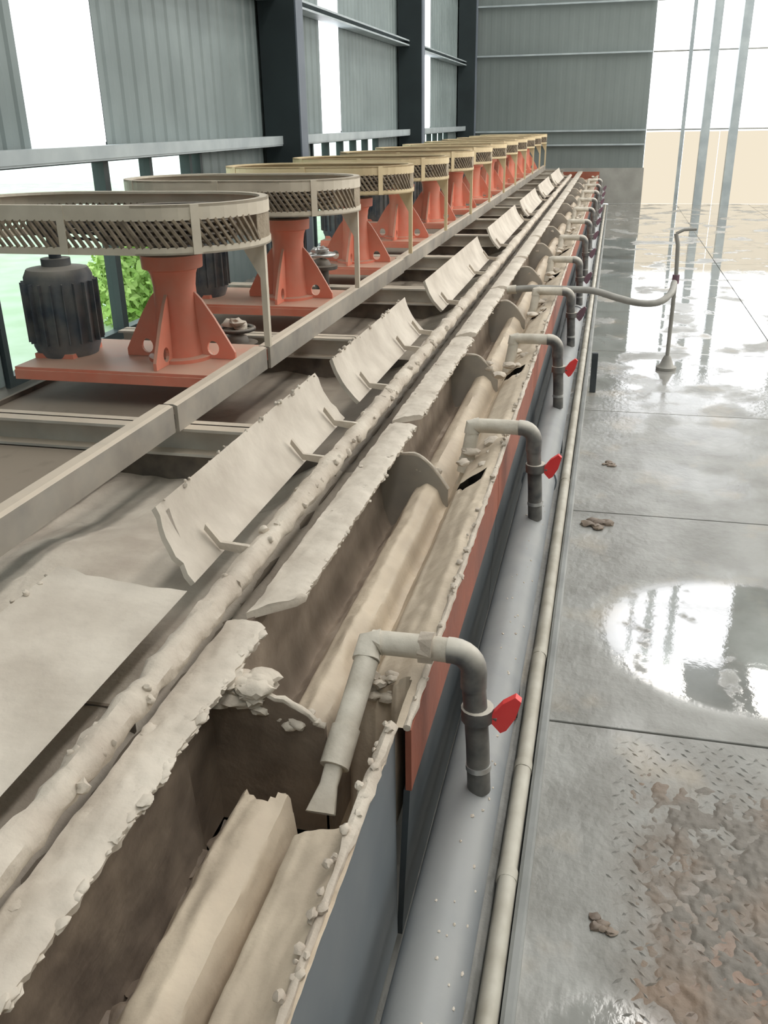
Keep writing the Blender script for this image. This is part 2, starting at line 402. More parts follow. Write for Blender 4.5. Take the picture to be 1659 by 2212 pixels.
# right wall with an added, unseen light band, back wall, roof
wr = empty('wall_right', (XR, 0, 0)); wr['kind'] = 'structure'
MB().box(0, .05, YB, YE, 0, 1.6).build('lower_cladding', 'sheet', wr)
MB().box(0, .05, YB, YE, 7.2, HT).build('upper_cladding', 'sheet', wr)
for i in range(8):
    a = YB+.05+i*(YE-YB)/8
    if a > 1.5: MB().box(0.01, .03, a, a+(YE-YB)/8-.12, 1.62, 7.18).build('translucent_sheet', 'rightpanel', wr)  # glowing sheets out of view, added to light the row
    else: MB().box(0.01, .03, a, a+(YE-YB)/8-.12, 1.62, 7.18).build('side_sheet', 'sheet', wr)
    MB().box(-.02, .05, a-.12, a, 1.6, 7.2).build('mullion', 'column', wr)
wb = MB().box(XW, XR, YB-.1, YB, 0, HT).build('wall_back', 'sheet'); wb['kind'] = 'structure'
ce = empty('ceiling', (0, 0, HT)); ce['kind'] = 'structure'
xs = [XW-.2, 1.2, 2.6, 4.2, 5.4, XR+.1]
for i, (a, b) in enumerate(zip(xs[:-1], xs[1:])):
    if i % 2 == 1:
        MB().box(a, b, YB, YE, .0, .02).build('roof_light_strip', 'roof_fill', ce)  # glowing strips out of view, added as light from above
    else:
        MB().box(a, b, YB, YE, .0, .05).build('roof_sheet', 'roof', ce)
# outside
gr = MB().box(-30, XW-.15, -10, 30, -.3, -.1).build('ground', 'outside'); gr['kind'] = 'structure'
bu = empty('bush', (-4.45, 8.1, -.1), label='yellow-green leafy bush outside the left window, seen past the nearest orange pedestal', cat='bush')
lf = MB(); rb = random.Random(5)
for i in range(2600):
    u = Vector((rb.gauss(0, 1), rb.gauss(0, 1), rb.gauss(0, 1))).normalized()*(.55+.45*rb.random())
    p = Vector((u.x*.42, u.y*.60, .34+u.z*.44)); a = Vector((rb.gauss(0, 1), rb.gauss(0, 1), rb.gauss(0, 1))).normalized(); b_ = a.cross(u).normalized()
    l = rb.uniform(.03, .06)
    lf.add([p-a*l, p+b_*l*.5, p+a*l, p-b_*l*.5], [(0, 1, 2, 3)])
lf.build('foliage', 'leaf', bu, kind='stuff')
for i in range(5):
    a = i*1.26; MB().tube([(0, 0, 0), (math.cos(a)*.12, math.sin(a)*.14, .4), (math.cos(a)*.25, math.sin(a)*.3, .6)], [.02, .015, .006], 6).build('stem', 'mud_dark', bu)

# ------------------------------------------------------------------ flotation cells and launder
P0 = 1.43; Y00 = 1.38
def interp(x, pr):
    for (a, za), (b, zb) in zip(pr[:-1], pr[1:]):
        if x <= b:
            t = (x-a)/(b-a) if b > a else 0; t = max(0, min(1, t)); t = t*t*(3-2*t)*.5+t*.5
            return za+(zb-za)*t
    return pr[-1][1]
PF = [(-.70, .60), (-.692, .42), (-.665, .35), (-.635, .37), (-.60, .45), (-.57, .505), (-.535, .52), (-.50, .50), (-.48, .45), (-.467, .44), (-.45, .47), (-.42, .53), (-.37, .565), (-.335, .59), (-.298, .592)]
PN = [(-.70, .60), (-.69, .40), (-.665, .33), (-.64, .36), (-.61, .46), (-.575, .515), (-.53, .53), (-.495, .515), (-.480, .485), (-.470, .39), (-.460, .39), (-.450, .52), (-.44, .54), (-.42, .55), (-.37, .565), (-.335, .588), (-.319, .589)]
def cell(k):
    y0 = Y00+k*P0; near = k < 0; L_ = P0
    names = {-2: 'flotation cell nearest the camera, cut by the bottom of the photo, with blue side wall',
             -1: 'near flotation cell with slate-blue side wall and open muddy launder at bottom left',
             0: 'flotation cell with red-brown side wall just beyond the first spray pipe',
             1: 'flotation cell beside the second spray pipe with the pink-red valve lever'}
    lab = names.get(k) or '%s flotation cell beyond the one with the pink-red valve lever, counting toward the end wall' % \
        ['first', 'second', 'third', 'fourth', 'fifth', 'sixth', 'seventh', 'eighth', 'ninth', 'tenth', 'eleventh'][k-2]
    e = empty('flotation_cell', (0, y0, 0), label=lab, cat='flotation cell', group='flotation cells of the long tank row')
    xr = -.335 if near else -.305
    pr = PN if near else PF; xa, xb = pr[0][0], pr[-1][0]
    nu, nv = (64, 100) if k in (-1, 0) else ((26, 50) if k < 3 else (16, 20))
    sd = k*7.3+2
    def fn(u, v, xs0=-.622, xs1=None, off=0):
        x1_ = xb if xs1 is None else xs1
        x = xs0+(x1_-xs0)*u; y = v*L_
        z = interp(x, pr)+off
        wy = y+y0
        amp = .010
        z += amp*nse(x*14, wy*5, 1)+.005*nse(x*40, wy*30, 5)
        if near:
            ps = L_-.255 if x > -.468 else L_-.15+.05*nse(x*25, 4)
            pit = max(0, min(1, (y-ps)/.02)) if x < -.345 else 0
            z = z*(1-pit)+min(z, .28)*pit
            # rough mud field left of the second channel
            if x < -.47: z += .014*nse(x*20, wy*14, 8)*(1.6 if x < -.6 else .6)
        else:
            # well just before the next partition
            pit = max(0, min(1, (y-(L_-.10))/.03))*max(0, min(1, 1-abs(x+.385)/.05))
            z -= .07*pit
            if k == 0:
                d = math.hypot((x+.475)/.05, (y-.36)/.10); z -= .06*max(0, 1-d)
            if k == 0 and x > -.462: z -= max(0, min(1, (.16+.03*nse(x*30, 2)-y)/.03))*(.26 if x < -.325 else .0)
            end = max(0, min(1, 1-(y/.05)))
            z -= .035*end*(1 if x < -.47 else 0)
        return (x, y, z)
    MB().grid(fn, nu, nv).build('launder_mud', 'hump', e, smooth=True)
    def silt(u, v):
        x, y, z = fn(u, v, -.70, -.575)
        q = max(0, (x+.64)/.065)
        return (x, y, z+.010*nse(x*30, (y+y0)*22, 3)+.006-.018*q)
    MB().grid(silt, max(8, nu//3), nv).build('shaded_silt', 'silt' if k < 0 else 'silt_shade', e, smooth=True)  # silt along lip wall and valley, browned to paint in their shade
    # outer walls
    if near:
        MB().box(xr, xr+.012, .004, L_-.004, .06, .583).build('outer_wall', 'blue', e)
    else:
        MB().box(xr, xr+.012, .004, L_-.004, .44, .585).build('outer_wall', 'rust', e)
        MB().prism([(xr-.004, .44), (xr+.009, .44), (xr-.01, .05), (xr-.022, .05)], .004, L_-.004).build('lower_wall', 'darkblue', e)
    # muddy rim
    n = 60 if k < 1 else 24
    rim = MB().tube([(xr+.004+.004*nse(i, k), L_*i/n, .592+.004*nse(i*.7, k+5)) for i in range(n+1)],
                    [(.007 if near and i < n*.78 else (.013 if near else .008))*(1+.5*nse(i*.9, k+9)) for i in range(n+1)], 8, wob=.4)
    rim.build('muddy_rim', 'mud', e, smooth=True)
    # inner lip plate with ragged mud edge
    n = 150 if k < 2 else 24
    vs = []; fs = []
    sk = .05 if k % 2 == 0 else .02
    for i in range(n+1):
        y = (L_-.035)*i/n+.24; yy2 = y+y0
        ra = (-.655 if near else -.615)+.010*nse(yy2*9, 3)+.007*nse(yy2*30, 7)+.005*nse(yy2*75, 2)
        la = (-.745 if near else -.712)+.005*nse(yy2*12, 1)
        NC = 11 if k < 3 else 5
        row_ = [(la, .642)]
        for q in range(NC):
            t = q/(NC-1); x = la+(ra-la)*t
            row_.append((x, .658+.006*math.sin(t*math.pi)+.004*nse(x*60, yy2*34, 9)+.003*nse(x*20, yy2*12, 4)-(.006 if q == NC-1 else 0)))
        row_.append((ra-.004, .638+.006*nse(yy2*26, 11)))
        for (x, z) in row_:
            sh = (x-la)/.1*.10*max(0, 1-i/(n*.16))
            vs.append((x, y+sh, z))
    w_ = NC+2
    for i in range(n):
        for j in range(w_):
            a = i*w_+j; b_ = i*w_+(j+1) % w_; fs.append((a, b_, b_+w_, a+w_))
    fs += [tuple(range(w_-1, -1, -1)), tuple(n*w_+j for j in range(w_))]
    lp = MB().add(vs, fs).build('launder_lip', 'mud_plate', smooth=True, loc=(0, y0, 0))
    tag(lp, {-2: 'ragged mud-coated lip plate at the bottom left corner', -1: 'ragged mud-coated lip plate beside the open pit of the first spray pipe',
             0: 'long pale lip plate between the first and second spray pipes, with a pointed near end', 1: 'pale lip plate between the second and third spray pipes'}.get(k) or
        ('pale lip plate %s beyond the one between the second and third spray pipes' % ['first', 'second', 'third', 'fourth', 'fifth', 'sixth', 'seventh', 'eighth', 'ninth', 'tenth', 'eleventh'][k-2]),
        'lip plate', 'lip plates along the launder')
    # lip support wall
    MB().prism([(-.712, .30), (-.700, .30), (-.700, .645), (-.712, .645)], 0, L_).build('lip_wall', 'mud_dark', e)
    MB().grid(lambda u, v: (-.90+.19*u, v*L_, .585-.05*math.sin(u*math.pi)+.02*nse(u*3, (v*L_+y0)*9, 2)), 8, 30).build('ledge_mud', 'froth' if k > 0 else 'mud', e, smooth=True)
    if k < 3:
        cr = MB(); le = MB(); rr = random.Random(k+50)
        for i in range(120 if k < 0 else 50):
            y = .26+(.10 if i % 1 == 0 else 0)+rr.random()*(L_-.17)
            x = (-.655 if k < 0 else -.615)+.010*nse((y+y0)*9, 3)+rr.uniform(-.014, .002)
            le.lump((x, y, .653+rr.uniform(-.012, .004)), rr.uniform(.004, .012 if k < 0 else .008), i, (1, 1.5, .55))
        for i in range(40 if k < 0 else 24):
            le.lump((rr.uniform(-.73, -.67) if k < 0 else rr.uniform(-.70, -.63), .36+rr.random()*(L_-.2), .661), rr.uniform(.004, .012), i, (1.2, 1.5, .22))
        for i in range(70 if k < 0 else 20):
            y = rr.random()*L_; cr.lump((xr+rr.uniform(-.012, .010), y, .60+rr.uniform(-.006, .008)), rr.uniform(.004, .009), i, (1, 1.3, .8))
        sl_ = MB()
        if k < 0:
            for i in range(60):
                y = rr.random()*(L_-.14); x = rr.uniform(-.68, -.61); sl_.lump((x, y, interp(x, PN)-.008), rr.uniform(.010, .022), i, (1.2, 1.4, .5))
        cr.build('mud_crumbs', 'mud', e, smooth=True, kind='stuff')
        le.build('mud_crust', 'mud_plate', lp, smooth=True, kind='stuff')
        if k < 0: sl_.build('silt_lumps', 'silt', e, smooth=True, kind='stuff')
    # partition plate at the near end, curved top, muddy edge
    tp = []
    for i in range(15):
        x = -.70+(.235)*i/14
        z = .60+.018*math.sin(i/14*math.pi)-(.04 if k == 0 else .10)*(max(0, i-7)/7)**1.6
        if near or k == 0: z += .02*nse(i*.8, k)
        tp.append((x, z))
    poly = [(-.70, .30)]+tp+[(-.465, .30)]
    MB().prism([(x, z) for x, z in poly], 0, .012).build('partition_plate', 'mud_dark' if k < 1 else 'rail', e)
    MB().tube([(x, .007, z+.002) for x, z in tp], .007, 8, wob=.5, seed=k).build('partition_edge', 'mud', e, smooth=True)
    if k == 0:
        # full-width bulkhead above the open pit
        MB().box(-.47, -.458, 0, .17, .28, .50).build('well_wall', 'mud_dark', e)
        ld = MB(); rr = random.Random(4)
        for q in range(60):
            x = rr.uniform(-.70, -.60); ld.lump((x, rr.uniform(.0, .06), .615+rr.uniform(-.02, .02)), rr.uniform(.010, .028), q, (1.3, 1, .6))
        for q in range(16): ld.lump((rr.uniform(-.60, -.47), rr.uniform(0, .02), .58+rr.uniform(-.03, .01)), rr.uniform(.006, .014), q, (1.3, 1, .8))
        for q in range(24): ld.lump((rr.uniform(-.46, -.33), .17+rr.uniform(-.01, .03), .555+rr.uniform(-.02, .02)), rr.uniform(.008, .016), q, (1.2, 1, .7))
        ld.build('mud_ledge', 'mud', e, smooth=True, kind='stuff')
    if k >= 1:
        hp_ = MB(); rr = random.Random(k*5)
        for q in range(9):
            yq = rr.choice((.05, .22, .30, L_-.12))+rr.uniform(-.05, .05); hp_.lump((rr.uniform(-.44, -.33), max(.03, yq), .57), rr.uniform(.012, .030), q, (1.2, 1.3, .6))
        for q in range(6): hp_.lump((rr.uniform(-.66, -.50), rr.uniform(.01, .04), .56+rr.uniform(-.02, .02)), rr.uniform(.008, .020), q, (1.3, .9, .8))
        hp_.build('mud_heaps', 'mud', e, smooth=True, kind='stuff')
    # tank body, pulp and cross channels
    MB().box(-.84, -.825, 0, L_, .10, .54).build('tank_wall', 'tankin', e)
    MB().box(-2.40, -2.385, 0, L_, .0, .62).build('tank_wall', 'tankin', e)
    def pf(u, v):
        x = -2.385+1.545*u; y = v*L_
        b2 = .50 + .03*nse(x*3, (y+y0)*3, 4)+.012*nse(x*14, (y+y0)*14, 6)
        if k <= 0: b2 += .13*max(0, min(1, (2.45-(y+y0))/.5))*max(0, min(1, (x+1.75)/.5))
        b2 = min(b2+.10*max(0, (x+1.12)/.28)**1.3, .597+.01*nse(x*9, (y+y0)*9))
        return (x, y, b2)
    MB().grid(pf, 30, 30).build('pulp_surface', 'froth' if k > 0 else 'mud', e, smooth=True)
    MB().box(-2.385, -1.0, L_-.06, L_-.05, .60, .70).box(-2.385, -1.0, L_-.11, L_-.015, .69, .70).box(-2.385, -1.0, L_-.11, L_-.015, .60, .61).build('cross_channel', 'beam', e)
    MB().box(-2.385, -.84, L_-.066, L_-.058, .1, .60).build('dividing_wall', 'tankin', e)
    MB().box(-2.385, -1.62, .0, L_-.12, .585, .60).build('cover_plate', 'tankin', e)
    return e
for k in range(-2, 13): cell(k)
# end plate that closes the row
MB().box(-2.42, -.28, Y00+13*P0, Y00+13*P0+.02, 0, .66).build('end_plate', 'rust').__setitem__('label', 'rust-red steel plate closing the far end of the tank row')
bpy.data.objects['end_plate']['category'] = 'plate'

# kerb rail along the machines: four lengths of angle
rails = [(.9, 2.66, -.01, 'grey steel rail length at the lower left, below the nearest orange base'),
         (2.67, 3.53, .0, 'short grey steel rail length running up to the guard leg of the nearest machine'),
         (3.54, 6.2, .012, 'grey steel rail length passing the second orange pedestal'),
         (6.21, 12.0, 0, 'long grey steel rail length passing the third to seventh pedestals'),
         (12.01, 19.9, .0, 'farthest grey steel rail length reaching toward the end wall')]
for a, b, dx, lab in rails:
    r_ = MB().prism([(-1.36+dx, .70), (-1.36+dx, .79), (-1.375+dx, .795), (-1.41+dx, .795), (-1.41+dx, .787), (-1.372+dx, .785), (-1.372+dx, .70)][::-1], a, b).build('kerb_rail', 'rail')
    tag(r_, lab, 'rail', 'grey rail lengths in front of the orange bases')

# froth scrapers: shaft, big blade, lower flap, arms
sp = [(.25, 1.62, 'mud-caked froth scraper blade and shaft at the left edge, nearest the camera'),
      (1.66, 2.92, 'large mud-coated scraper blade with a curled near end, left of the first spray pipe'),
      (3.12, 4.38, 'scraper with a near-square tilted blade, second up from the curled one'),
      (4.90, 6.95, 'long clean-edged cream scraper blade, level with the third pedestal'),
      (7.55, 9.7, 'scraper with narrow pale blade just beyond the long clean-edged one'),
      (10.2, 12.2, 'scraper second beyond the long clean-edged blade, small in the distance'),
      (12.7, 14.7, 'scraper third beyond the long clean-edged blade, small in the distance'),
      (15.2, 17.4, 'farthest froth scraper, nearest the end wall')]
for i, (a, b, lab) in enumerate(sp):
    e = empty('froth_scraper', (-.765, a, .700), label=lab, cat='froth scraper', group='froth scrapers along the tank lip')
    L_ = b-a; n = int(L_*40) if i < 4 else 20
    nx = (sp[i+1][0] if i+1 < len(sp) else b+.5)-a
    MB().tube([(.006*nse(j*.3, i), nx*j/n, .004*nse(j*.3, i, 4)) for j in range(n+1)], [.028*(1+.30*nse(j*.17, i*3)+.2*nse(j*.6, i*3)) for j in range(n+1)], 12, wob=.30, seed=i).build('shaft', 'mud', e, smooth=True)
    # blade: tilted plate, top edge away from the camera side
    tx, tz, bx, bz = (-.185, .160, -.085, .0)
    if i == 0: tx, tz = -.40, .03
    def bl(u, v, th=0):
        y = L_*v + (.012*nse(u*6, i*5)+.006*nse(u*30, i*3) if v in (0., 1.) else 0)
        if i == 1 and v < .06: y += .05*(1-u)
        x = tx+(bx-tx)*u; z = tz+(bz-tz)*u
        jag = .006*nse(y*25, i) + .004*nse(y*70, i)
        if i < 3 and (u == 0): x += jag; z += jag
        cv = .012*math.sin(u*math.pi)
        return (x-cv-th*.8, y, z-cv*.6-th*.7 if th else z-cv*.6)
    mb = MB(); nu, nv = 8, (50 if i < 3 else 16)
    mb.grid(lambda u, v: bl(u, v), nu, nv); k0 = len(mb.v)
    mb.grid(lambda u, v: bl(u, v, .014), nu, nv)
    edge = [(q, q+1) for q in range(nu)] + [((nv)*(nu+1)+q+1, (nv)*(nu+1)+q) for q in range(nu)] + [((q+1)*(nu+1), q*(nu+1)) for q in range(nv)] + [(q*(nu+1)+nu, (q+1)*(nu+1)+nu) for q in range(nv)]
    mb.f += [(p, q, q+k0, p+k0) for p, q in edge]
    mb.build('blade', 'mud_plate', e, smooth=True)
    ns = 0 if i == 0 else (3 if i < 4 else 2)
    for q in range(ns):
        y = (.16, .16+(L_-.1)*.55, L_-.12)[q] if ns == 3 else .05+(L_-.1)*q
        MB().prism([(-.125, .060), (-.120, .075), (-.085, .030), (-.02, .026), (.012, .020), (.0, .0), (-.088, .012)][::-1], y-.006, y+.006).build('arm', 'mud', e)
    if i < 3:
        lm = MB(); rr = random.Random(i+9)
        for q in range(46):
            y = rr.random()*L_; lm.lump((rr.uniform(-.02, .03), y, rr.uniform(0, .022)), rr.uniform(.005, .013), q)
        for q in range(26):
            y = rr.random()*L_; lm.lump((tx+rr.uniform(-.006, .006), y, tz+rr.uniform(-.006, .004)), rr.uniform(.003, .008), q)
        lm.build('mud_crumbs', 'mud', e, smooth=True, kind='stuff')

# ------------------------------------------------------------------ machines: base, pedestal, guard, motor
def stadium(R_, xa, xb, n=20):
    pts = []
    for i in range(n+1):
        t = -math.pi/2+math.pi*i/n; pts.append((xb+R_*math.cos(t), R_*math.sin(t)))
    m_ = 8
    for i in range(1, m_): pts.append((xb+(xa-xb)*i/m_, R_))
    for i in range(n+1):
        t = math.pi/2+math.pi*i/n; pts.append((xa+R_*math.cos(t), R_*math.sin(t)))
    for i in range(1, m_): pts.append((xa+(xb-xa)*i/m_, -R_))
    return pts
def band(mb, pts, z0, z1, th=.006, closed=True):
    n = len(pts); vs = []
    for i, (x, y) in enumerate(pts):
        a = pts[(i-1) % n] if closed or i > 0 else pts[i]; b = pts[(i+1) % n] if closed or i < n-1 else pts[i]
        dx, dy = b[0]-a[0], b[1]-a[1]; l = math.hypot(dx, dy) or 1; nx, ny = -dy/l, dx/l   # points inward for ccw
        for (o_, z) in ((0, z0), (0, z1), (th, z1), (th, z0)): vs.append((x+nx*o_, y+ny*o_, z))
    fs = []
    for i in range(n if closed else n-1):
        j = (i+1) % n
        for q in range(4): fs.append((i*4+q, i*4+(q+1) % 4, j*4+(q+1) % 4, j*4+q))
    if not closed: fs += [(0, 1, 2, 3), ((n-1)*4+3, (n-1)*4+2, (n-1)*4+1, (n-1)*4)]
    mb.add(vs, fs)
ZB = .75
def machine_parts(e, gm, detail=True):
    # base channel
    MB().box(-.62, .31, -.27, .27, -.012, 0).build('base_plate', 'red', e)
    for s_ in (-1, 1):
        MB().prism([(-.62, -.05), (.30, -.05), (.30, -.012), (-.62, -.012)], s_*.27-.006, s_*.27+.006).build('base_channel', 'red', e)
    MB().box(.300, .308, -.26, .26, -.05, -.012).build('base_end', 'red', e)
    # pedestal
    MB().lathe([(.135, 0), (.135, .014), (.100, .018), (.094, .10), (.088, .20), (.086, .30), (.092, .345), (.100, .365), (.122, .372), (.125, .425), (.118, .43)], n=28).build('pedestal', 'red', e, smooth=True)
    for q in range(4):
        a = q*math.pi/2
        ca, sa = math.cos(a), math.sin(a)
        outer = [(.082, .001), (.245, .001), (.245, .03), (.22, .075), (.165, .17), (.115, .245), (.088, .275), (.082, .275)]
        h = [(.150+.026*math.cos(t*math.pi/8), .045+.030*math.sin(t*math.pi/8)) for t in range(16)]
        mb = MB(); plate_hole(mb, outer, h, lambda u, v, t: (u*ca-t*sa, u*sa+t*ca, v), .014)
        mb.build('rib', 'red', e)
    MB().lathe([(.07, .43), (.07, .46), (.10, .465), (.10, .475), (.03, .48), (.03, .612)], n=20).build('bearing_cap', 'pulley', e, smooth=True)
    pr = [(.10, .485), (.27, .485)]
    for q in range(5): pr += [(.275, .495+q*.022), (.258, .505+q*.022), (.275, .515+q*.022)]
    pr += [(.27, .60), (.255, .60), (.245, .535), (.06, .535), (.06, .60), (.03, .60)]
    MB().lathe(pr, n=32).build('pulley', 'pulley', e)
    # guard
    xa, xb = -.53, .04
    pts = stadium(.37, xa, xb)
    g = MB(); band(g, pts, .585, .64); band(g, pts, .630, .640, .035)
    ring = g.build('guard_top_band', gm, e)
    g = MB(); band(g, pts, .465, .492); band(g, pts, .465, .472, .03); g.build('guard_bottom_band', gm, e)
    n = len(pts)
    strap_ids = [4, 20, 24, 30, 36, 44, 52]
    for q in strap_ids:
        p, p2 = pts[q], pts[(q+1) % n]; dx, dy = p2[0]-p[0], p2[1]-p[1]; l = math.hypot(dx, dy); dx, dy = dx/l, dy/l
        wd = .016; ox, oy = dy*.004, -dx*.004
        vs = []
        for z in (.466, .64):
            vs += [(p[0]-dx*wd+ox, p[1]-dy*wd+oy, z), (p[0]+dx*wd+ox, p[1]+dy*wd+oy, z), (p[0]+dx*wd-ox, p[1]+dy*wd-oy, z), (p[0]-dx*wd-ox, p[1]-dy*wd-oy, z)]
        MB().add(vs, [(0,1,2,3), (7,6,5,4), (0,1,5,4), (1,2,6,5), (2,3,7,6), (3,0,4,7)]).build('strap', gm, e)
    # solid sheet round the right-hand end, expanded metal elsewhere
    g = MB(); band(g, [(x*1.0-.003, y*.99) for x, y in pts[9:21]], .49, .588, .004, closed=False); g.build('guard_sheet', 'guardsheet', e)
    if detail:
        dense = []
        per = 0; cum = [0]
        for i in range(n):
            a, b = pts[i], pts[(i+1) % n]; per += math.hypot(b[0]-a[0], b[1]-a[1]); cum.append(per)
        def at(s_):
            s_ %= per
            for i in range(n):
                if s_ <= cum[i+1]:
                    t = (s_-cum[i])/(cum[i+1]-cum[i]); a, b = pts[i], pts[(i+1) % n]
                    return (a[0]+(b[0]-a[0])*t, a[1]+(b[1]-a[1])*t)
            return pts[0]
        mb = MB(); s_ = 0
        while s_ < per:
            for sg, wdt, th in ((-1, .0075, .008),):
                if not (cum[9] < s_ < cum[19]):
                    q = []
                    for t in (0, .5, 1):
                        x, y = at(s_+sg*(t-.5)*.07); q.append((x*.992, y*.985, .490+.098*t))
                    mb.tube(q, th, 5)
            s_ += .031
        mb.build('mesh_screen', 'mesh', e, kind='stuff')
    # leg down to the rail
    MB().prism([(.378, .06), (.402, .06), (.405, .64), (.381, .64)], -.004, .02).build('guard_leg', gm, e)
    MB().prism([(.30, .472), (.40, .30), (.40, .472)], -.002, .006).build('leg_gusset', gm, e)
    # motor
    MB().lathe([(.12, -.02), (.125, .0), (.14, .04), (.14, .33), (.125, .36), (.06, .37), (.06, .40), (.025, .40), (.025, .50)], -.53, 0, 20).build('motor', 'motor', e, smooth=True)
    f = MB()
    for q in range(20):
        a = q*2*math.pi/20; ca, sa = math.cos(a), math.sin(a)
        f.add([(-.53+ca*.138-sa*.003*s1, sa*.138+ca*.003*s1, z) for z in (.06, .31) for s1 in (-1, 1)] + [(-.53+ca*.158-sa*.002*s1, sa*.158+ca*.002*s1, z) for z in (.06, .31) for s1 in (-1, 1)],
              [(0, 1, 3, 2), (4, 6, 7, 5), (0, 4, 5, 1), (2, 3, 7, 6), (0, 2, 6, 4), (1, 5, 7, 3)])
    f.build('motor_fins', 'motor', e)
    MB().lathe([(.09, .50), (.09, .60), (.03, .60)], -.53, 0, 20).build('motor_pulley', 'pulley', e, smooth=True)
    MB().box(-.62, -.44, -.12, .12, 0, .02).build('motor_foot', 'red', e)
    b = MB()
    for z in (.50, .522, .544, .566):
        for s_ in (-1, 1): b.tube([(-.53, s_*.09, z), (0, s_*.272, z)], .006, 5)
    b.build('drive_belts', 'black', e)
ords = ['first', 'second', 'third', 'fourth', 'fifth', 'sixth', 'seventh', 'eighth', 'ninth', 'tenth', 'eleventh', 'twelfth']
def mlabel(k):
    if k == 0: return 'nearest orange-red drive pedestal with cream mesh belt guard, at the left edge of the photo'
    if k == 11: return 'farthest orange-red drive unit with ochre belt guard, next to the end wall'
    return '%s orange-red drive pedestal from the camera, with %s belt guard on top' % (ords[k], 'cream' if k < 2 else 'ochre')
p1 = empty('drive_unit', (-1.72, 3.47, ZB), label=mlabel(0), cat='drive unit', group='drive units along the tank row'); machine_parts(p1, 'guard')
p2 = empty('drive_unit', (-1.72, 3.47+2*P0, ZB), label=mlabel(2), cat='drive unit', group='drive units along the tank row'); machine_parts(p2, 'guard_far')
for k in range(12):
    if k in (0, 2): continue
    c_ = copy_tree(p1 if k < 2 else p2); c_.location = (-1.72, 3.47+k*P0, ZB); c_['label'] = mlabel(k)

# gate valves with handwheels between the drive units
def valve(x, y, z, lab, bright):
    e = empty('gate_valve', (x, y, z), label=lab, cat='valve')
    MB().lathe([(.10, 0), (.10, .02), (.06, .025), (.05, .05), (.03, .06)], n=20).build('flange', 'pulley', e, smooth=True)
    MB().lathe([(.045, .60-z), (.045, 0)], n=16).build('riser', 'pulley', e, smooth=True)
    ring = [(.085*math.cos(t*math.pi/12), .085*math.sin(t*math.pi/12), .085) for t in range(25)]
    mb = MB().tube(ring, .010, 8, caps=False)
    for q in range(3):
        a = q*2.09+.4; mb.tube([(0, 0, .08), (.083*math.cos(a), .083*math.sin(a), .085)], .006, 6)
    mb.build('handwheel', 'pulley' if not bright else 'silver', e, smooth=True)
    MB().tube([(0, 0, .05), (0, 0, .12)], .010, 8).build('stem', 'pulley', e, smooth=True)
    m2 = MB()
    for q in range(5): m2.lump((.03*math.cos(q*1.3), .03*math.sin(q*1.3), .09+.008*q), .028, q, (1.3, 1.3, .7))
    m2.build('mud_cake', 'mud' if not bright else 'silver', e, smooth=True)
valve(-1.68, 3.98, .68, 'dark round gate valve caked with mud, right of the nearest pedestal', False)
valve(-1.72, 5.50, .82, 'silvery valve between the second and third pedestals', True)

# ------------------------------------------------------------------ supply pipe, conduit, kerb
sup = empty('supply_pipe', (-.205, 0, .25), label='thick blue-grey water supply pipe running along the foot of the tanks', cat='pipe')
MB().tube([(0, y, 0) for y in [-.5, 1, 3, 6, 10, 15, 19.8]], .067, 28).build('pipe_run', 'pipe', sup, smooth=True)
for y in (3.62, 7.2, 10.8, 14.4, 18.0):
    MB().tube([(0, y-.03, 0), (0, y+.03, 0)], .074, 28).build('coupling', 'pipe', sup, smooth=True)
for y in (-.1, 2.3, 4.7, 7.1, 9.5, 11.9, 14.3, 16.7, 19.1):
    MB().box(-.05, .05, y-.03, y+.03, -.25, -.05).build('support', 'darkblue', sup)
dr = MB(); rr = random.Random(12)
for i in range(60):
    y = rr.uniform(.9, 3.3); a = rr.uniform(-.2, 1.0); dr.lump((.067*math.sin(a), y, .067*math.cos(a)), rr.uniform(.002, .0045), i, (1, 1.3, .6))
dr.build('mud_splashes', 'mud_plate', sup, kind='stuff')
cd = empty('conduit', (-.115, 0, .022), label='thin cream plastic conduit along the kerb beside the supply pipe', cat='pipe')
for a, b in ((-.4, 1.10), (1.10, 1.62), (1.62, 2.02), (2.02, 2.6), (2.6, 4.2), (4.2, 7), (7, 12), (12, 19.8)):
    MB().tube([(.003*nse(a, 1), a, 0), (.004*nse(b, 2), b-.004, .002)], .023, 14, wob=.12).build('conduit_length', 'conduit', cd, smooth=True)
    MB().tube([(0, b-.018, .001), (0, b+.014, .001)], .025, 14).build('conduit_coupling', 'conduit', cd, smooth=True)
kb = MB().prism([(-.088, 0), (-.088, .03), (-.080, .034), (-.066, .034), (-.06, .028), (-.06, 0)][::-1], -.5, 19.8).build('kerb_strip', 'kerb')
tag(kb, 'low grey kerb strip between the cream conduit and the wet walkway', 'kerb')

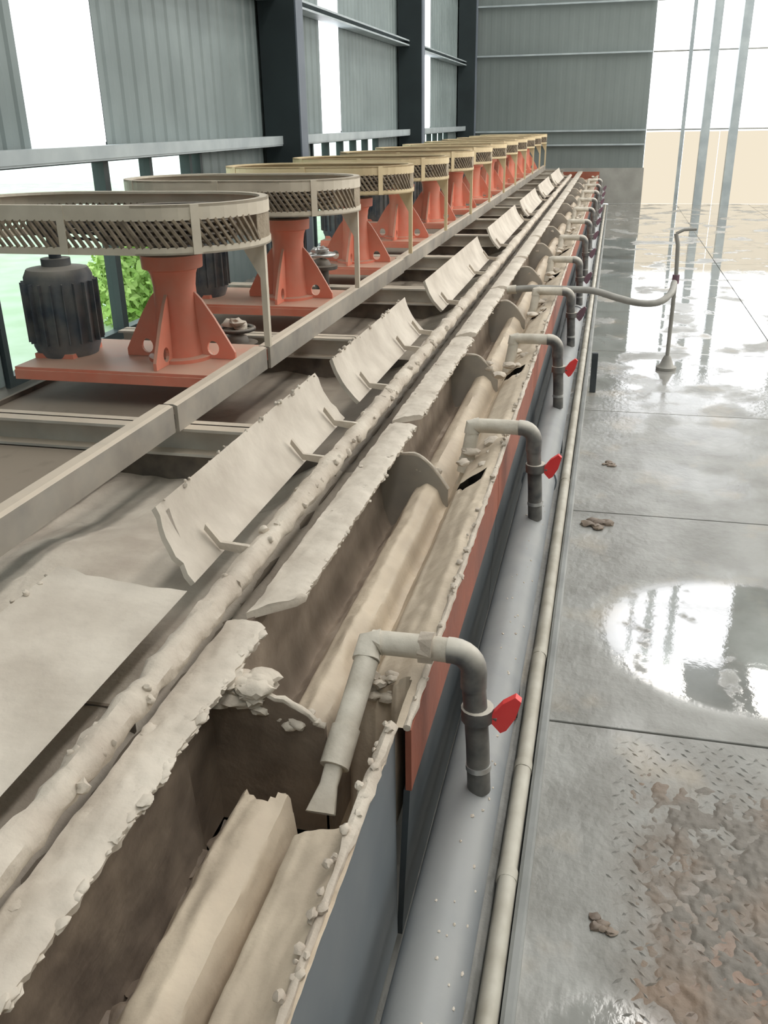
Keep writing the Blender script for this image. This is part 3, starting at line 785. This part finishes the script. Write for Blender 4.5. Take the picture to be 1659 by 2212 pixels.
# spray pipes over the launder
def spray(k, y, dy, drop, lab):
    e = empty('spray_pipe', (-.20, y, .31), label=lab, cat='water pipe', group='spray pipes over the launder')
    z1 = .345
    rp = .0255
    MB().tube([(.018, 0, .0), (.012, 0, .12), (.006, 0, .20), (.0, 0, .27)], rp, 16).build('riser', 'pvcdark', e, smooth=True)
    MB().tube([(.0155, 0, .058), (.0148, 0, .070)], rp+.0025, 16).build('white_band', 'silver', e, smooth=True)
    # valve body and lever
    MB().tube([(.010, 0, .185), (.009, 0, .215)], rp+.009, 16).build('valve_body', 'pvcdark', e, smooth=True)
    MB().tube([(.030, -.004, .20), (.052, -.008, .196)], .006, 8).build('valve_stem', 'pvcdark', e, smooth=True)
    mb = MB().prism([(.040, .186), (.060, .164), (.072, .172), (.090, .205), (.100, .246), (.088, .256), (.062, .236), (.042, .208)], -.012, .006)
    mb.build('lever', 'handle' if k < 3 else 'purple', e)
    el = [(0, 0, .262)] + [(-.045+.045*math.cos(t), 0, .30+.045*math.sin(t)) for t in [i*math.pi/2/6 for i in range(7)]] + [(-.055, 0, z1)]
    MB().tube(el, rp+.002, 16).build('elbow', 'pvcdark', e, smooth=True)
    MB().tube([(-.05, 0, z1), (-.11, 0, z1+.001), (-.215, 0, z1)], rp, 16, wob=.1).build('cross_pipe', 'pvcmud', e, smooth=True)
    if k == 0: MB().tube([(-.085, 0, z1), (-.115, 0, z1)], rp+.005, 12, wob=.5).build('joint_band', 'mud', e)
    a = Vector((-.215, 0, z1)); b = Vector((-.245, -dy, z1-drop))
    c1 = a+(b-a)*.12; c2 = a+(b-a)*.55; c3 = a+(b-a)*.75
    MB().tube([a+Vector((.02, 0, 0)), a+Vector((-.004, -.004, -.002)), c1], rp+.004, 16, wob=.15).build('tee', 'pvcmud', e, smooth=True)
    MB().tube([c1, c2], rp, 16, wob=.08).build('drop_pipe', 'pvcmud', e, smooth=True)
    MB().tube([c2-(b-a)*.02, c3], rp+.004, 16).build('socket', 'pvcmud', e, smooth=True)
    if k < 3:
        d = (b-a).normalized(); u = Vector((1, 0, 0)); v = d.cross(u).normalized(); vs = []
        for t, wx, wy in ((.75, .018, .018), (.85, .018, .010), (1.0, .030, .007)):
            c = a+(b-a)*t
            for i in range(12):
                q = i*math.pi/6; vs.append(c+u*wx*math.copysign(abs(math.cos(q))**.6, math.cos(q))+v*wy*math.copysign(abs(math.sin(q))**.6, math.sin(q)))
        fs = [(r_*12+i, r_*12+(i+1) % 12, (r_+1)*12+(i+1) % 12, (r_+1)*12+i) for r_ in range(2) for i in range(12)]
        MB().add(vs, fs).build('nozzle', 'pvcmud', e, smooth=True)
    return e
sl = ['spray pipe with bright red valve lever and square nozzle, nearest the camera',
      'spray pipe with pinkish-red lever, second from the camera',
      'mud-caked spray pipe, third from the camera',
      'fourth spray pipe from the camera, just before the hose across the walkway']
for k in range(12):
    lab = sl[k] if k < 4 else 'spray pipe %s beyond the hose across the walkway' % ['first', 'second', 'third', 'fourth', 'fifth', 'sixth', 'seventh', 'farthest'][k-4]
    spray(k, [1.57, 3.06, 4.48][k] if k < 3 else 1.57+k*1.43, .30 if k == 0 else .06, .20 if k == 0 else .22, lab)

# hose across the walkway and its standpipe
h = empty('water_hose', (0, 6.0, .6), label='pale hose reaching from the launder across the walkway to the standpipe', cat='hose')
hp = [(-.60, .02, .03), (-.45, .01, .045), (-.25, .0, .045), (-.07, .0, .04), (.08, 0, .0), (.22, 0, -.03), (.34, .04, -.03), (.42, .2, .0), (.455, .5, .02)]
def smooth_path(p, n=5):
    out = []; p = [Vector(q) for q in p]
    for i in range(len(p)-1):
        a, b, c, d = p[max(0, i-1)], p[i], p[i+1], p[min(len(p)-1, i+2)]
        for j in range(n):
            t = j/n; out.append(.5*((2*b)+(c-a)*t+(2*a-5*b+4*c-d)*t*t+(-a+3*b-3*c+d)*t**3))
    return out+[p[-1]]
MB().tube(smooth_path(hp), .022, 12).build('hose_run', 'hose', h, smooth=True)
MB().tube([(-.62, .02, .028), (-.56, .02, .035)], .028, 12).build('coupling', 'pvcmud', h, smooth=True)
s_ = empty('standpipe', (.47, 6.6, 0), label='slim grey standpipe with a lever tap at the right edge of the walkway', cat='standpipe')
MB().tube([(0, 0, .0), (0, 0, .66), (-.01, 0, .86), (-.03, 0, .93)], .014, 12).build('post', 'hose', s_, smooth=True)
MB().lathe([(.07, 0), (.07, .02), (.05, .03), (.03, .08), (.02, .10)], n=16).build('foot', 'hose', s_, smooth=True)
MB().tube([(0, 0, .60), (0, 0, .66)], .024, 12).build('tap_body', 'purple', s_, smooth=True)
MB().tube([(-.03, 0, .93), (.02, 0, .955), (.10, 0, .96)], .010, 8).build('lever', 'hose', s_, smooth=True)
pst = MB().bbox(-.045, -.005, 5.9, 5.93, 0, .26, .003).build('marker_post', 'darkblue'); tag(pst, 'short dark flat steel post standing on the walkway edge beyond the spray pipes', 'post')

# mud heaps and debris on the walkway
for (x, y, r_, lab) in ((.09, 4.55, .030, 'small brown mud lump on the wet walkway beside the second spray pipe'),
                        (.05, 3.75, .045, 'dark crumbly mud clod on the walkway, nearer than the small brown lump'),
                        (.10, 1.55, .022, 'grey pebble of mud on the walkway near the bottom of the photo')):
    mb = MB(); rr = random.Random(int(x*100))
    for q in range(7): mb.lump((rr.uniform(-r_, r_), rr.uniform(-r_, r_), r_*.15), r_*rr.uniform(.3, .6), q, (1.3, 1, .45))
    o = mb.build('mud_clod', 'mud_dark', smooth=True, loc=(x, y, 0)); tag(o, lab, 'mud')
